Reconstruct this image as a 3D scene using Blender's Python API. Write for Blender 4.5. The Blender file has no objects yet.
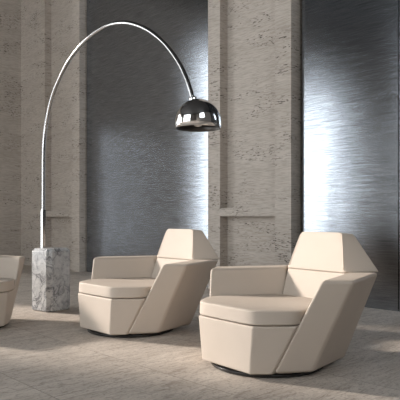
import bpy, bmesh, math, random
from mathutils import Vector, Matrix
random.seed(4)
S = bpy.context.scene
COL = S.collection
PI = math.pi

# ------------------------------------------------------------------ helpers
def obj(name, bm, m, parent=None, smooth=False):
    me = bpy.data.meshes.new(name)
    bmesh.ops.recalc_face_normals(bm, faces=bm.faces[:])
    bm.to_mesh(me); bm.free()
    me.materials.append(m)
    if smooth:
        for p in me.polygons: p.use_smooth = True
    o = bpy.data.objects.new(name, me); COL.objects.link(o)
    if parent: o.parent = parent
    return o

def thing(name, label, cat, loc=(0, 0, 0), rotz=0, group=None):
    o = bpy.data.objects.new(name, None); COL.objects.link(o)
    o.empty_display_size = .1
    o.location = loc; o.rotation_euler = (0, 0, rotz)
    o['label'] = label; o['category'] = cat
    if group: o['group'] = group
    return o

def struct(name, bm, m, smooth=False):
    o = obj(name, bm, m, None, smooth); o['kind'] = 'structure'
    return o

def add_box(bm, x0, x1, y0, y1, z0, z1):
    v = [bm.verts.new(p) for p in ((x0,y0,z0),(x1,y0,z0),(x1,y1,z0),(x0,y1,z0),(x0,y0,z1),(x1,y0,z1),(x1,y1,z1),(x0,y1,z1))]
    for f in ((0,3,2,1),(4,5,6,7),(0,1,5,4),(1,2,6,5),(2,3,7,6),(3,0,4,7)):
        bm.faces.new([v[i] for i in f])

def bevel_mod(o, w, seg=3, ang=18):
    b = o.modifiers.new('bevel', 'BEVEL'); b.width = w; b.segments = seg
    b.limit_method = 'ANGLE'; b.angle_limit = math.radians(ang); b.harden_normals = True
    for p in o.data.polygons: p.use_smooth = True
    return o

def hull(points):
    bm = bmesh.new()
    for p in points: bm.verts.new(p)
    r = bmesh.ops.convex_hull(bm, input=bm.verts[:])
    junk = [g for g in r['geom_interior'] if isinstance(g, bmesh.types.BMVert)]
    if junk: bmesh.ops.delete(bm, geom=junk, context='VERTS')
    bmesh.ops.dissolve_limit(bm, angle_limit=math.radians(9), verts=bm.verts[:], edges=bm.edges[:])
    bmesh.ops.recalc_face_normals(bm, faces=bm.faces[:])
    return bm

def shell(q, n=4):
    """six-sided upholstered panel; each side is a finely ruled, gently twisting surface"""
    bm = bmesh.new()
    for f in ((0, 1, 5, 4), (1, 2, 6, 5), (2, 3, 7, 6), (3, 0, 4, 7), (3, 2, 1, 0), (4, 5, 6, 7)):
        a, b, c, d = [Vector(q[i]) for i in f]
        g = [[bm.verts.new(a.lerp(b, i/n).lerp(d.lerp(c, i/n), j/n)) for j in range(n+1)] for i in range(n+1)]
        for i in range(n):
            for j in range(n): bm.faces.new((g[i][j], g[i+1][j], g[i+1][j+1], g[i][j+1]))
    bmesh.ops.remove_doubles(bm, verts=bm.verts[:], dist=1e-5)
    return bm

class Soft:
    """upholstered block: a convex outline whose edges are rounded and whose faces swell a little"""
    def __init__(self, points, p=30, centre=None):
        bm = hull(points)
        self.c = Vector(centre) if centre else sum((v.co for v in bm.verts), Vector()) / len(bm.verts)
        xs = [v.co for v in bm.verts]
        self.dim = Vector([max(v[i] for v in xs) - min(v[i] for v in xs) for i in range(3)])
        self.pl = []
        for f in bm.faces:
            n = f.normal.copy(); d = n.dot(f.calc_center_median() - self.c)
            if d < 0: n, d = -n, -d
            self.pl.append((n, max(d, .004)))
        bm.free(); self.p = p
    def r(self, d):
        s = 0.0
        for n, o in self.pl:
            q = n.dot(d) / o
            if q > 0: s = max(s, q)
        t = 0.0
        for n, o in self.pl:
            q = n.dot(d) / o
            if q > 0: t += (q / s) ** self.p
        return 1.0 / (s * t ** (1.0 / self.p))
    def on(self, pt):
        d = (Vector(pt) - self.c)
        return self.c + d * self.r(d)
    def mesh(self, cuts=44):
        bm = bmesh.new()
        N = cuts
        cache = {}
        def V(p):
            k = tuple(round(q * 1000) for q in p)
            if k not in cache:
                d = Vector((math.tan(p[0]*PI/4)*self.dim.x, math.tan(p[1]*PI/4)*self.dim.y, math.tan(p[2]*PI/4)*self.dim.z))
                cache[k] = bm.verts.new(self.c + d * self.r(d))
            return cache[k]
        for ax in range(3):
            for sg in (-1, 1):
                for i in range(N):
                    for j in range(N):
                        q = []
                        for (a, b) in ((i, j), (i+1, j), (i+1, j+1), (i, j+1)):
                            p = [0, 0, 0]; p[ax] = sg
                            p[(ax+1) % 3] = -1 + 2*a/N; p[(ax+2) % 3] = -1 + 2*b/N
                            q.append(V(p))
                        bm.faces.new(q)
        return bm

def add_tube(bm, path, r, seg=10, closed=False):
    rings = []
    n = len(path)
    up = Vector((0, 0, 1))
    for i, p in enumerate(path):
        a = path[(i-1) % n] if (closed or i) else p
        b = path[(i+1) % n] if (closed or i < n-1) else p
        t = (Vector(b) - Vector(a)).normalized()
        u = t.cross(up)
        if u.length < 1e-3: u = t.cross(Vector((1, 0, 0)))
        u.normalize(); w = u.cross(t)
        rings.append([bm.verts.new(Vector(p) + r*(math.cos(2*PI*k/seg)*u + math.sin(2*PI*k/seg)*w)) for k in range(seg)])
    for i in range(n if closed else n-1):
        A, B = rings[i], rings[(i+1) % n]
        for k in range(seg):
            bm.faces.new((A[k], A[(k+1) % seg], B[(k+1) % seg], B[k]))
    if not closed:
        bm.faces.new(rings[0][::-1]); bm.faces.new(rings[-1])

def add_lathe(bm, prof, seg=64, cap=False):
    rings = []
    for r, z in prof:
        if r < 1e-5: rings.append([bm.verts.new((0, 0, z))])
        else: rings.append([bm.verts.new((r*math.cos(2*PI*k/seg), r*math.sin(2*PI*k/seg), z)) for k in range(seg)])
    for A, B in zip(rings, rings[1:]):
        for k in range(seg):
            a, a2 = A[k % len(A)], A[(k+1) % len(A)]
            b, b2 = B[k % len(B)], B[(k+1) % len(B)]
            f = []
            for v in (a, a2, b2, b):
                if v not in f: f.append(v)
            if len(f) > 2: bm.faces.new(f)

# ------------------------------------------------------------------ materials
def mat(name):
    m = bpy.data.materials.new(name); m.use_nodes = True
    nt = m.node_tree
    return m, nt, nt.nodes['Principled BSDF']
def nd(nt, t, **k):
    n = nt.nodes.new(t)
    for a, b in k.items(): setattr(n, a, b)
    return n
def lk(nt, a, b): nt.links.new(a, b)
def coords(nt, scale=(1, 1, 1), rot=(0, 0, 0)):
    t = nd(nt, 'ShaderNodeTexCoord'); mp = nd(nt, 'ShaderNodeMapping')
    mp.inputs['Scale'].default_value = scale; mp.inputs['Rotation'].default_value = rot
    lk(nt, t.outputs['Object'], mp.inputs['Vector'])
    return mp.outputs['Vector']
def noise(nt, vec, scale, detail=4, rough=.55, dist=0):
    n = nd(nt, 'ShaderNodeTexNoise')
    n.inputs['Scale'].default_value = scale; n.inputs['Detail'].default_value = detail
    n.inputs['Roughness'].default_value = rough; n.inputs['Distortion'].default_value = dist
    lk(nt, vec, n.inputs['Vector'])
    return n.outputs['Fac']
def ramp(nt, fac, stops):
    r = nd(nt, 'ShaderNodeValToRGB')
    e = r.color_ramp.elements
    while len(e) < len(stops): e.new(.5)
    for i, (p, c) in enumerate(stops):
        e[i].position = p
        e[i].color = (c[0], c[1], c[2], 1) if isinstance(c, tuple) else (c, c, c, 1)
    lk(nt, fac, r.inputs['Fac'])
    return r.outputs['Color']
def mixc(nt, fac, a, b, mode='MIX'):
    m = nd(nt, 'ShaderNodeMix', data_type='RGBA', blend_type=mode)
    for s, v in ((m.inputs[0], fac), (m.inputs[6], a), (m.inputs[7], b)):
        if isinstance(v, (int, float)): s.default_value = v
        elif isinstance(v, tuple): s.default_value = (v[0], v[1], v[2], 1)
        else: lk(nt, v, s)
    return m.outputs[2]
def bump(nt, h, strength, dist, nrm=None):
    b = nd(nt, 'ShaderNodeBump'); b.inputs['Strength'].default_value = strength; b.inputs['Distance'].default_value = dist
    lk(nt, h, b.inputs['Height'])
    if nrm: lk(nt, nrm, b.inputs['Normal'])
    return b.outputs['Normal']

def leather():
    m, nt, p = mat('cream leather')
    v = coords(nt)
    c = mixc(nt, ramp(nt, noise(nt, v, 3, 3), [(.3, 0.0), (.7, 1.0)]), (.475, .408, .343), (.505, .435, .37))
    lk(nt, c, p.inputs['Base Color'])
    p.inputs['Roughness'].default_value = .6
    p.inputs['Specular IOR Level'].default_value = .2
    n1 = bump(nt, noise(nt, v, 420, 2), .12, .001)
    lk(nt, bump(nt, noise(nt, v, 7, 2), .18, .012, n1), p.inputs['Normal'])
    return m

def plain(name, c, rough=.5, metal=0, spec=.5):
    m, nt, p = mat(name)
    v = coords(nt)
    lk(nt, mixc(nt, noise(nt, v, 30, 3), tuple(q*.95 for q in c), tuple(min(1, q*1.05) for q in c)), p.inputs['Base Color'])
    p.inputs['Roughness'].default_value = rough; p.inputs['Metallic'].default_value = metal
    p.inputs['Specular IOR Level'].default_value = spec
    return m

def travertine():
    m, nt, p = mat('travertine cladding')
    v = coords(nt, (1, 1, 1), (0, .05, 0))
    vb = coords(nt, (.55, .55, 5.5), (0, .05, 0))
    bed = noise(nt, vb, 1.6, 6, .62, .25)
    cloud = noise(nt, coords(nt, (.6, .6, 1.2)), 1.1, 3)
    fine = noise(nt, coords(nt, (5, 5, 60), (0, .05, 0)), 1.5, 4, .6)
    c = ramp(nt, bed, [(.25, (.41, .36, .31)), (.5, (.49, .437, .383)), (.75, (.56, .507, .45))])
    c = mixc(nt, .35, c, ramp(nt, cloud, [(.3, (.41, .365, .32)), (.7, (.54, .49, .44))]))
    c = mixc(nt, ramp(nt, fine, [(.40, .42), (.56, 0.0)]), c, (.25, .212, .176))
    # open pores, flat and lying along the bedding, gathered in patches
    pores = noise(nt, coords(nt, (9, 9, 42), (0, .05, 0)), 2.1, 2, .5, .4)
    patch = noise(nt, coords(nt, (.8, .8, 3.2), (0, .05, 0)), 1.7, 3, .6)
    pm = ramp(nt, pores, [(.595, 0.0), (.64, 1.0)])
    gm = ramp(nt, patch, [(.49, 0.0), (.58, 1.0)])
    hole = mixc(nt, 1.0, pm, gm, 'MULTIPLY')
    c = mixc(nt, hole, c, (.075, .06, .048))
    lk(nt, c, p.inputs['Base Color'])
    p.inputs['Roughness'].default_value = .62
    p.inputs['Specular IOR Level'].default_value = .35
    inv = nd(nt, 'ShaderNodeInvert'); lk(nt, hole, inv.inputs['Color'])
    n1 = bump(nt, inv.outputs['Color'], .6, .006)
    lk(nt, bump(nt, fine, .15, .004, n1), p.inputs['Normal'])
    return m

def floor_mat():
    m, nt, p = mat('vein cut stone floor')
    t = nd(nt, 'ShaderNodeTexCoord')
    br = nd(nt, 'ShaderNodeTexBrick'); br.offset = .5
    mp = nd(nt, 'ShaderNodeMapping'); mp.inputs['Location'].default_value = (1.925, -1.43, 0)
    lk(nt, t.outputs['Object'], mp.inputs['Vector']); lk(nt, mp.outputs['Vector'], br.inputs['Vector'])
    br.inputs['Scale'].default_value = 1; br.inputs['Brick Width'].default_value = 1.38; br.inputs['Row Height'].default_value = .69
    br.inputs['Mortar Size'].default_value = .0028; br.inputs['Mortar Smooth'].default_value = .0; br.inputs['Bias'].default_value = 0
    br.inputs['Color1'].default_value = (0, 0, 0, 1); br.inputs['Color2'].default_value = (1, 1, 1, 1); br.inputs['Mortar'].default_value = (.5, .5, .5, 1)
    # each slab takes its own piece of the vein pattern
    off = nd(nt, 'ShaderNodeVectorMath', operation='MULTIPLY_ADD')
    lk(nt, br.outputs['Color'], off.inputs[0]); off.inputs[1].default_value = (3.1, 1.7, 4.3); lk(nt, t.outputs['Object'], off.inputs[2])
    def mapped(sc, rz=.12):
        q = nd(nt, 'ShaderNodeMapping'); q.inputs['Scale'].default_value = sc; q.inputs['Rotation'].default_value = (0, 0, rz)
        lk(nt, off.outputs[0], q.inputs['Vector']); return q.outputs['Vector']
    bed = noise(nt, mapped((4.2, .8, 1)), 1.5, 6, .66, 1.4)
    fine = noise(nt, mapped((20, 4.2, 1)), 1.3, 5, .66, 1.6)
    grain = noise(nt, mapped((52, 26, 1)), 1.6, 3, .6, .3)
    c = ramp(nt, bed, [(.25, (.40, .345, .295)), (.5, (.50, .44, .382)), (.78, (.60, .54, .475))])
    c = mixc(nt, ramp(nt, fine, [(.36, .60), (.50, 0.0)]), c, (.24, .20, .168))
    c = mixc(nt, ramp(nt, fine, [(.58, 0.0), (.74, .55)]), c, (.62, .56, .50))
    c = mixc(nt, ramp(nt, grain, [(.34, .60), (.46, 0.0)]), c, (.20, .165, .14))
    c = mixc(nt, mixc(nt, 1.0, br.outputs['Fac'], (.6, .6, .6), 'MULTIPLY'), c, (.16, .135, .115))
    lk(nt, c, p.inputs['Base Color'])
    lk(nt, ramp(nt, bed, [(.3, .62), (.7, .52)]), p.inputs['Roughness'])
    p.inputs['Specular IOR Level'].default_value = .2
    lk(nt, bump(nt, fine, .25, .004), p.inputs['Normal'])
    return m

def brushed():
    m, nt, p = mat('brushed steel sheet')
    v = coords(nt, (2.2, 2.2, 85), (0, .012, 0))
    st = noise(nt, v, 1.5, 5, .7, .1)
    st2 = noise(nt, coords(nt, (.9, .9, 30), (0, -.01, 0)), 1.5, 4, .6, .1)
    c = ramp(nt, st, [(.3, (.22, .237, .262)), (.7, (.50, .54, .59))])
    g = nd(nt, 'ShaderNodeBsdfAnisotropic', distribution='BECKMANN')
    lk(nt, c, g.inputs['Color'])
    lk(nt, ramp(nt, st2, [(.3, .19), (.7, .24)]), g.inputs['Roughness'])
    g.inputs['Anisotropy'].default_value = -.25
    tg = nd(nt, 'ShaderNodeCombineXYZ'); tg.inputs[2].default_value = 1; lk(nt, tg.outputs[0], g.inputs['Tangent'])
    lk(nt, bump(nt, st, .10, .002), g.inputs['Normal'])
    lk(nt, g.outputs[0], nt.nodes['Material Output'].inputs['Surface'])
    return m

def chrome(name='polished chrome', lo=.80, hi=.84, rough=.045):
    m, nt, p = mat(name)
    v = coords(nt)
    lk(nt, ramp(nt, noise(nt, v, 9, 2), [(.3, lo), (.7, hi)]), p.inputs['Base Color'])
    p.inputs['Metallic'].default_value = 1; p.inputs['Roughness'].default_value = rough
    return m

def marble():
    m, nt, p = mat('white veined marble')
    v = coords(nt, (1, 1, 1), (.3, .5, .2))
    w = noise(nt, v, 5, 4, .6, 1.6)
    a = nd(nt, 'ShaderNodeMath', operation='SUBTRACT'); lk(nt, w, a.inputs[0]); a.inputs[1].default_value = .5
    b = nd(nt, 'ShaderNodeMath', operation='ABSOLUTE'); lk(nt, a.outputs[0], b.inputs[0])
    vein = ramp(nt, b.outputs[0], [(0.0, 1.0), (.045, 0.0)])
    patch = ramp(nt, noise(nt, v, 4.2, 3), [(.36, 0.0), (.60, 1.0)])
    cl = ramp(nt, noise(nt, v, 11, 6, .7, 1.0), [(.34, (.26, .265, .275)), (.48, (.46, .465, .47)), (.66, (.58, .58, .575))])
    speck = ramp(nt, noise(nt, v, 26, 3, .6, .8), [(.62, 0.0), (.70, .7)])
    c = mixc(nt, speck, cl, (.22, .222, .23))
    c = mixc(nt, mixc(nt, 1.0, vein, patch, 'MULTIPLY'), c, (.12, .122, .13))
    lk(nt, c, p.inputs['Base Color'])
    p.inputs['Roughness'].default_value = .22
    return m

M_lea, M_tra, M_flo, M_bru, M_chr, M_mar = leather(), travertine(), floor_mat(), brushed(), chrome(), marble()
M_arm = chrome('satin steel tube', .42, .46, .16)
M_blk = plain('black lacquer', (.012, .011, .011), .22)
M_gap = plain('dark bronze edge', (.05, .048, .047), .5)
M_ceil = plain('dark ceiling plaster', (.035, .033, .032), .8)
M_wall = plain('plaster wall', (.20, .184, .168), .8)
M_frame = plain('dark window frame', (.05, .048, .045), .5)
M_stitch = plain('cream piping', (.60, .50, .41), .5)
M_shin = plain('lamp inner reflector', (.10, .095, .09), .3, 1)

# ------------------------------------------------------------------ camera (eye 0.9 m up, looking level into the corner of the stone wall)
TH = math.radians(47)
cs, sn = math.cos(TH), math.sin(TH)
def W(x, z): return (x*cs - z*sn, x*sn + z*cs)     # (right of the eye, ahead of the eye) in metres -> room X, Y
cam = bpy.data.objects.new('camera', bpy.data.cameras.new('camera')); COL.objects.link(cam)
cam.location = (0, 0, .9); cam.rotation_euler = (PI/2, 0, TH)
cam.data.sensor_width = 36; cam.data.lens = 574.4*36/400; cam.data.shift_y = .045
cam.data.clip_end = 100
S.camera = cam

# ------------------------------------------------------------------ room shell
YF, YM, HT = 5.05, 5.17, 6.2          # stone face, metal face, ceiling height
XL, XR, YB = -10.5, 2.6, -5.6
bm = bmesh.new(); add_box(bm, XL-.2, XR+.2, YB-.3, YM+.35, -.12, 0); struct('floor', bm, M_flo)
bm = bmesh.new(); add_box(bm, XL-.2, XR+.2, YB-.3, YM+.35, HT, HT+.15); struct('ceiling', bm, M_ceil)

bm = bmesh.new(); add_box(bm, XL-.2, XR+.2, YM+.13, YM+.35, 0, HT); struct('wall_back', bm, M_gap)
def pilaster(name, x0, x1, r0, r1, xa=None):
    """stone pier with a sunk field between two stiles, crossed by one rail at 0.92-1.02 m"""
    bm = bmesh.new()
    add_box(bm, x0, r0, YF, YM+.13, 0, HT)
    add_box(bm, r1, x1, YF, YM+.13, 0, HT)
    add_box(bm, r0, r1, YF+.13, YM+.13, 0, HT)
    add_box(bm, r0, r1, YF, YF+.13, .922, 1.022)
    o = struct(name, bm, M_tra); return o
pilaster('trim_1', -5.266, -3.944, -5.051, -4.171)
pilaster('trim_2', -10.50, -8.358, -9.545, -8.598)
bm = bmesh.new(); add_box(bm, -8.325, -5.285, YM, YM+.03, 0, HT); struct('trim_4', bm, M_bru)
bm = bmesh.new(); add_box(bm, -3.885, -2.745, YM, YM+.03, 0, HT); struct('trim_5', bm, M_bru)
bm = bmesh.new(); add_box(bm, -2.735, XR, YM, YM+.03, 0, HT); struct('trim_6', bm, M_bru)

# tall windows: a row of panes in the left stone wall plus slits and openings behind the camera added for fill; (from, to, sill, head)
WINL = [(-5.48, -5.22, .05, 4.6), (-5.06, -4.26, .05, 4.6), (-4.22, -3.45, .05, 4.6)] + [(-1.65 + k*.50, -1.65 + k*.50 + .465, .05, 5.0) for k in range(4)]
WINL += [(.72 + k*.50, .72 + k*.50 + .085, .05, 2.8) for k in range(6)]  # narrow slits added to brighten the reflection in the left steel sheet
WIN_FILL = [(-10.2 + k*.72, -10.2 + k*.72 + .07, .05, 3.9) for k in range(3)] + [(-7.3 + k*1.15, -7.3 + k*1.15 + .70, .05, 5.8) for k in range(5)]  # unseen: slits added to lift the right steel sheet, wide openings for fill
WINR = [(-1.0, 1.6, 3.2, 5.9)]
def window_wall(name, wins, lo, hi, box, m):
    T = .09
    bm = bmesh.new(); q = lo
    for (a, b, s_, h) in wins:
        box(bm, q, a, 0, T, 0, HT)
        box(bm, a, b, 0, T, 0, s_); box(bm, a, b, 0, T, h, HT)
        q = b
    box(bm, q, hi, 0, T, 0, HT)
    struct(name, bm, m)
def box_left(bm, a, b, d0, d1, z0, z1): add_box(bm, XL-d1, XL-d0, a, b, z0, z1)
def box_front(bm, a, b, d0, d1, z0, z1): add_box(bm, a, b, YB-d1, YB-d0, z0, z1)
window_wall('wall_left', WINL, YB, YM+.13, box_left, M_tra)
def box_right(bm, a, b, d0, d1, z0, z1): add_box(bm, XR+d0, XR+d1, a, b, z0, z1)
window_wall('wall_right', WINR, YB, YM+.35, box_right, M_wall)
window_wall('wall_front', WIN_FILL, XL-.2, XR+.2, box_front, M_wall)
WN = 0
for wins, box in ((WINL, box_left), (WIN_FILL, box_front), (WINR, box_right)):
    for (a, b, s_, h) in wins:
        WN += 1
        bm = bmesh.new(); w = .012
        box(bm, a, a+w, .04, .08, s_, h); box(bm, b-w, b, .04, .08, s_, h)
        box(bm, a+w, b-w, .04, .08, s_, s_+w); box(bm, a+w, b-w, .04, .08, h-w, h)
        struct('window_%d' % WN, bm, M_frame)  # the added slits and fill openings get frames too

# ------------------------------------------------------------------ armchairs
VC = .42                                  # chair centre behind the front edge
def P(u, v, h): return (u, v-VC, h)
GR = 'swivel armchairs of the lounge group'
def make_chair(label):
    t = thing('swivel_armchair', label, 'armchair', group=GR)
    # black swivel plinth
    bm = bmesh.new(); add_lathe(bm, [(0, 0), (.338, 0), (.348, .006), (.348, .020), (.335, .026), (.10, .026), (.10, .05), (0, .05)], 72)
    bmesh.ops.translate(bm, verts=bm.verts[:], vec=P(0, .345, 0))
    bevel_mod(obj('swivel_plinth', bm, M_blk, t), .002, 2, 40)
    # lower front box
    pts = []
    for s in (-1, 1):
        pts += [P(s*.21, 0, .03), P(s*.289, .093, .03), P(s*.22, .70, .03), P(s*.24, -.005, .302), P(s*.388, .185, .302), P(s*.25, .74, .302)]
    bevel_mod(obj('seat_base', hull(pts), M_lea, t), .011, 3, 14)
    # loose seat cushion
    pts = []
    for s in (-1, 1):
        pts += [P(s*.244, -.012, .304), P(s*.392, .185, .304), P(s*.26, .72, .304),
                P(s*.238, -.010, .390), P(s*.400, .20, .392), P(s*.27, .72, .378)]
    so = Soft(pts, 15)
    obj('seat_cushion', so.mesh(46), M_lea, t, True)
    # the two folded side shells
    for s in (-1, 1):
        q = [P(s*u, v, h) for u, v, h in ((.291, .095, .03), (.40, .307, .03), (.298, .731, .03), (.10, .70, .03),
                                         (.478, .286, .558), (.598, .43, .556), (.376, .977, .554), (.262, .80, .556))]
        bevel_mod(obj('armrest', shell(q), M_lea, t), .022, 5, 22)
    # back and head cushions
    pts = []
    for s in (-1, 1):
        pts += [P(s*.185, .66, .31), P(s*.243, .803, .549), P(s*.374, .974, .549), P(s*.296, .728, .033), P(s*.20, .70, .033)]
    bevel_mod(obj('backrest', hull(pts), M_lea, t), .010, 3, 14)
    pts = []
    for s in (-1, 1):
        pts += [P(s*.246, .797, .548), P(s*.384, .984, .552), P(s*.172, .862, .806), P(s*.215, .935, .796)]
    so = Soft(pts, 34, P(0, .90, .665))
    h = obj('headrest', so.mesh(50), M_lea, t, True)
    for s in (-1, 1):                     # piping down the front corner of the head cushion
        a, b = Vector(P(s*.243, .799, .566)), Vector(P(s*.174, .862, .79))
        bm = bmesh.new(); add_tube(bm, [so.on(a.lerp(b, k/14)) for k in range(15)], .0042, 8)
        obj('piping', bm, M_stitch, h, True)
    return t
def kids(o): return [c for c in COL.objects if c.parent == o]
def copy_tree(o, parent=None):
    c = o.copy(); COL.objects.link(c)
    if parent: c.parent = parent
    for ch in kids(o): copy_tree(ch, c)
    return c
def place(c, x, z, adeg):
    a = math.radians(adeg)
    X, Y = W(x + VC*math.sin(a), z + VC*math.cos(a))
    c.location = (X, Y, 0); c.rotation_euler = (0, 0, TH - a)
c1 = make_chair('cream leather swivel armchair nearest the camera, in front of the stone pier at right')
c2 = copy_tree(c1); c3 = copy_tree(c1)
c2['label'] = 'cream leather swivel armchair in the middle, before the steel sheet under the hanging lamp shade'
c3['label'] = 'cream leather swivel armchair cut off by the left edge, beside the marble lamp base'
place(c1, .144, 3.3485, 51.4); place(c2, -.813, 4.417, 47.6); place(c3, -1.73, 4.48, -42)

# ------------------------------------------------------------------ arc floor lamp (arm runs parallel to the wall)
XB, LY = -5.135, 2.785          # marble block
DY = -.035                     # stem and arm stand a little off the middle of the block
lamp = thing('arc_floor_lamp', 'tall chrome arc floor lamp with dome shade on a white marble block', 'floor lamp', (XB, LY, 0))
hw, ch, hh = .147, .040, .606
bm = bmesh.new()
def octo(w, c, z): return [(w-c, -w, z), (w, -w+c, z), (w, w-c, z), (w-c, w, z), (-w+c, w, z), (-w, w-c, z), (-w, -w+c, z), (-w+c, -w, z)]
rings = [[bm.verts.new(p) for p in octo(w, c, z)] for w, c, z in ((hw-.012, ch, 0), (hw, ch, .012), (hw, ch, hh-.028), (hw-.026, ch*.7, hh))]
for A, B in zip(rings, rings[1:]):
    for k in range(8): bm.faces.new((A[k], A[(k+1) % 8], B[(k+1) % 8], B[k]))
bm.faces.new(rings[0][::-1]); bm.faces.new(rings[-1])
bmesh.ops.rotate(bm, verts=bm.verts[:], cent=(0, 0, 0), matrix=Matrix.Rotation(math.radians(11), 3, 'Z'))
bevel_mod(obj('marble_base', bm, M_mar, lamp), .003, 2, 10)

def rect_sweep(bm, path, w, d):
    """path in the x-z plane; w across the bend, d along y"""
    rings = []
    n = len(path)
    for i in range(n):
        a, b = path[max(0, i-1)], path[min(n-1, i+1)]
        t = Vector((b[0]-a[0], 0, b[1]-a[1])).normalized(); nn = Vector((-t.z, 0, t.x))
        p = Vector((path[i][0], DY, path[i][1]))
        rings.append([bm.verts.new(p + nn*q*w/2 + Vector((0, e*d/2, 0))) for q, e in ((-1, -1), (1, -1), (1, 1), (-1, 1))])
    for A, B in zip(rings, rings[1:]):
        for k in range(4): bm.faces.new((A[k], A[(k+1) % 4], B[(k+1) % 4], B[k]))
    bm.faces.new(rings[0][::-1]); bm.faces.new(rings[-1])
raw = [(x*.965, .9 + (z-.9)*.965) for x, z in [(-5.418, .93), (-5.415, 1.25), (-5.409, 1.60), (-5.372, 1.815), (-5.273, 2.053), (-5.128, 2.235), (-4.89, 2.425), (-4.60, 2.546), (-4.305, 2.592),
       (-4.10, 2.578), (-3.90, 2.525), (-3.67, 2.415), (-3.456, 2.258), (-3.30, 2.09), (-3.205, 1.945), (-3.135, 1.785)]]
def catmull(pts, n=8):
    out = []
    for i in range(len(pts)-1):
        p0 = pts[max(0, i-1)]; p1 = pts[i]; p2 = pts[i+1]; p3 = pts[min(len(pts)-1, i+2)]
        for k in range(n):
            t = k/n
            out.append(tuple(.5*((2*p1[j]) + (-p0[j]+p2[j])*t + (2*p0[j]-5*p1[j]+4*p2[j]-p3[j])*t*t + (-p0[j]+3*p1[j]-3*p2[j]+p3[j])*t**3) for j in (0, 1)))
    out.append(pts[-1]); return out
SX = raw[0][0] - XB
bm = bmesh.new(); rect_sweep(bm, [(SX, hh-.004), (SX, .98)], .038, .038)
bevel_mod(obj('stem', bm, M_arm, lamp), .004, 2, 30)
bm = bmesh.new(); add_tube(bm, [(x-XB, DY, z) for x, z in catmull(raw)], .0165, 14)
obj('arm', bm, M_arm, lamp, True)
# dome shade: chrome outside, dull metal inside
SXC, SZ, R = -2.968 - XB, 1.530, .163
bm = bmesh.new()
prof = [(R-.004, 0), (R, .002)] + [(R*math.cos(a), .045 + R*math.sin(a)) for a in [k*PI/2/22 for k in range(23)]]
prof[-1] = (0, .045+R)
inner = [(0, .041+R-.004)] + [((R-.005)*math.cos(a), .041 + (R-.005)*math.sin(a)) for a in [k*PI/2/18 for k in range(17, -1, -1)]] + [(R-.005, .001), (R-.004, 0)]
add_lathe(bm, prof, 72)
bmesh.ops.translate(bm, verts=bm.verts[:], vec=(SXC, DY, SZ))
sh = obj('shade', bm, M_chr, lamp, True)
bm = bmesh.new(); add_lathe(bm, inner + [(R-.004, 0)], 72)
bmesh.ops.translate(bm, verts=bm.verts[:], vec=(SXC, DY, SZ))
obj('shade_lining', bm, M_shin, sh, True)
bm = bmesh.new(); add_lathe(bm, [(0, .030), (.026, .030), (.030, .022), (.030, 0), (.022, -.008), (0, -.008)], 32)
bmesh.ops.translate(bm, verts=bm.verts[:], vec=(-3.019 - XB, DY, SZ + .045 + R - .008))
obj('arm_collar', bm, M_chr, sh, True)
bm = bmesh.new(); add_lathe(bm, [(0, 0), (.024, .006), (.036, .03), (.033, .052), (.016, .075), (.016, .19), (0, .19)], 32)
bmesh.ops.translate(bm, verts=bm.verts[:], vec=(SXC, DY, SZ + .012))
obj('bulb', bm, plain('frosted bulb', (.75, .73, .70), .3), lamp, True)

# ------------------------------------------------------------------ light: low sun and open sky through the windows and the added openings
def sun(az_cam, el, strength, color, ang):
    l = bpy.data.lights.new('sun', 'SUN'); l.energy = strength; l.color = color; l.angle = math.radians(ang)
    o = bpy.data.objects.new('sun', l); COL.objects.link(o)
    hx, hy = W(*az_cam); d = Vector((hx, hy, 0)).normalized() * math.cos(math.radians(el)); d.z = -math.sin(math.radians(el))
    o.rotation_euler = d.to_track_quat('-Z', 'Y').to_euler(); o.location = (-14, -3, 6)
sun((1, -.40), 21.5, 7.8, (1, .91, .83), 4.5)

w = bpy.data.worlds.new('sky'); S.world = w; w.use_nodes = True
bg = w.node_tree.nodes['Background']
bg.inputs['Color'].default_value = (.93, .97, 1, 1); bg.inputs['Strength'].default_value = 7.3
for wins, side in ((WINL, 'left'), (WIN_FILL, 'front'), (WINR, 'right')):
    for (a, b, s_, h) in wins:
        l = bpy.data.lights.new('daylight_portal', 'AREA'); l.shape = 'RECTANGLE'; l.size = b-a; l.size_y = h-s_
        l.cycles.is_portal = True
        o = bpy.data.objects.new('daylight_portal', l); COL.objects.link(o)
        if side == 'right':
            o.location = (XR+.10, (a+b)/2, (s_+h)/2); o.rotation_euler = (PI/2, 0, PI/2)
        elif side == 'left':
            o.location = (XL-.10, (a+b)/2, (s_+h)/2); o.rotation_euler = (PI/2, 0, -PI/2)
        else:
            o.location = ((a+b)/2, YB-.10, (s_+h)/2); o.rotation_euler = (PI/2, 0, 0)

S.view_settings.view_transform = 'Standard'; S.view_settings.look = 'None'
S.view_settings.gamma = 1; S.view_settings.use_curve_mapping = False
S.view_settings.exposure = 0.0
S.cycles.max_bounces = 12; S.cycles.diffuse_bounces = 6; S.cycles.use_denoising = True
S.cycles.sample_clamp_indirect = 8
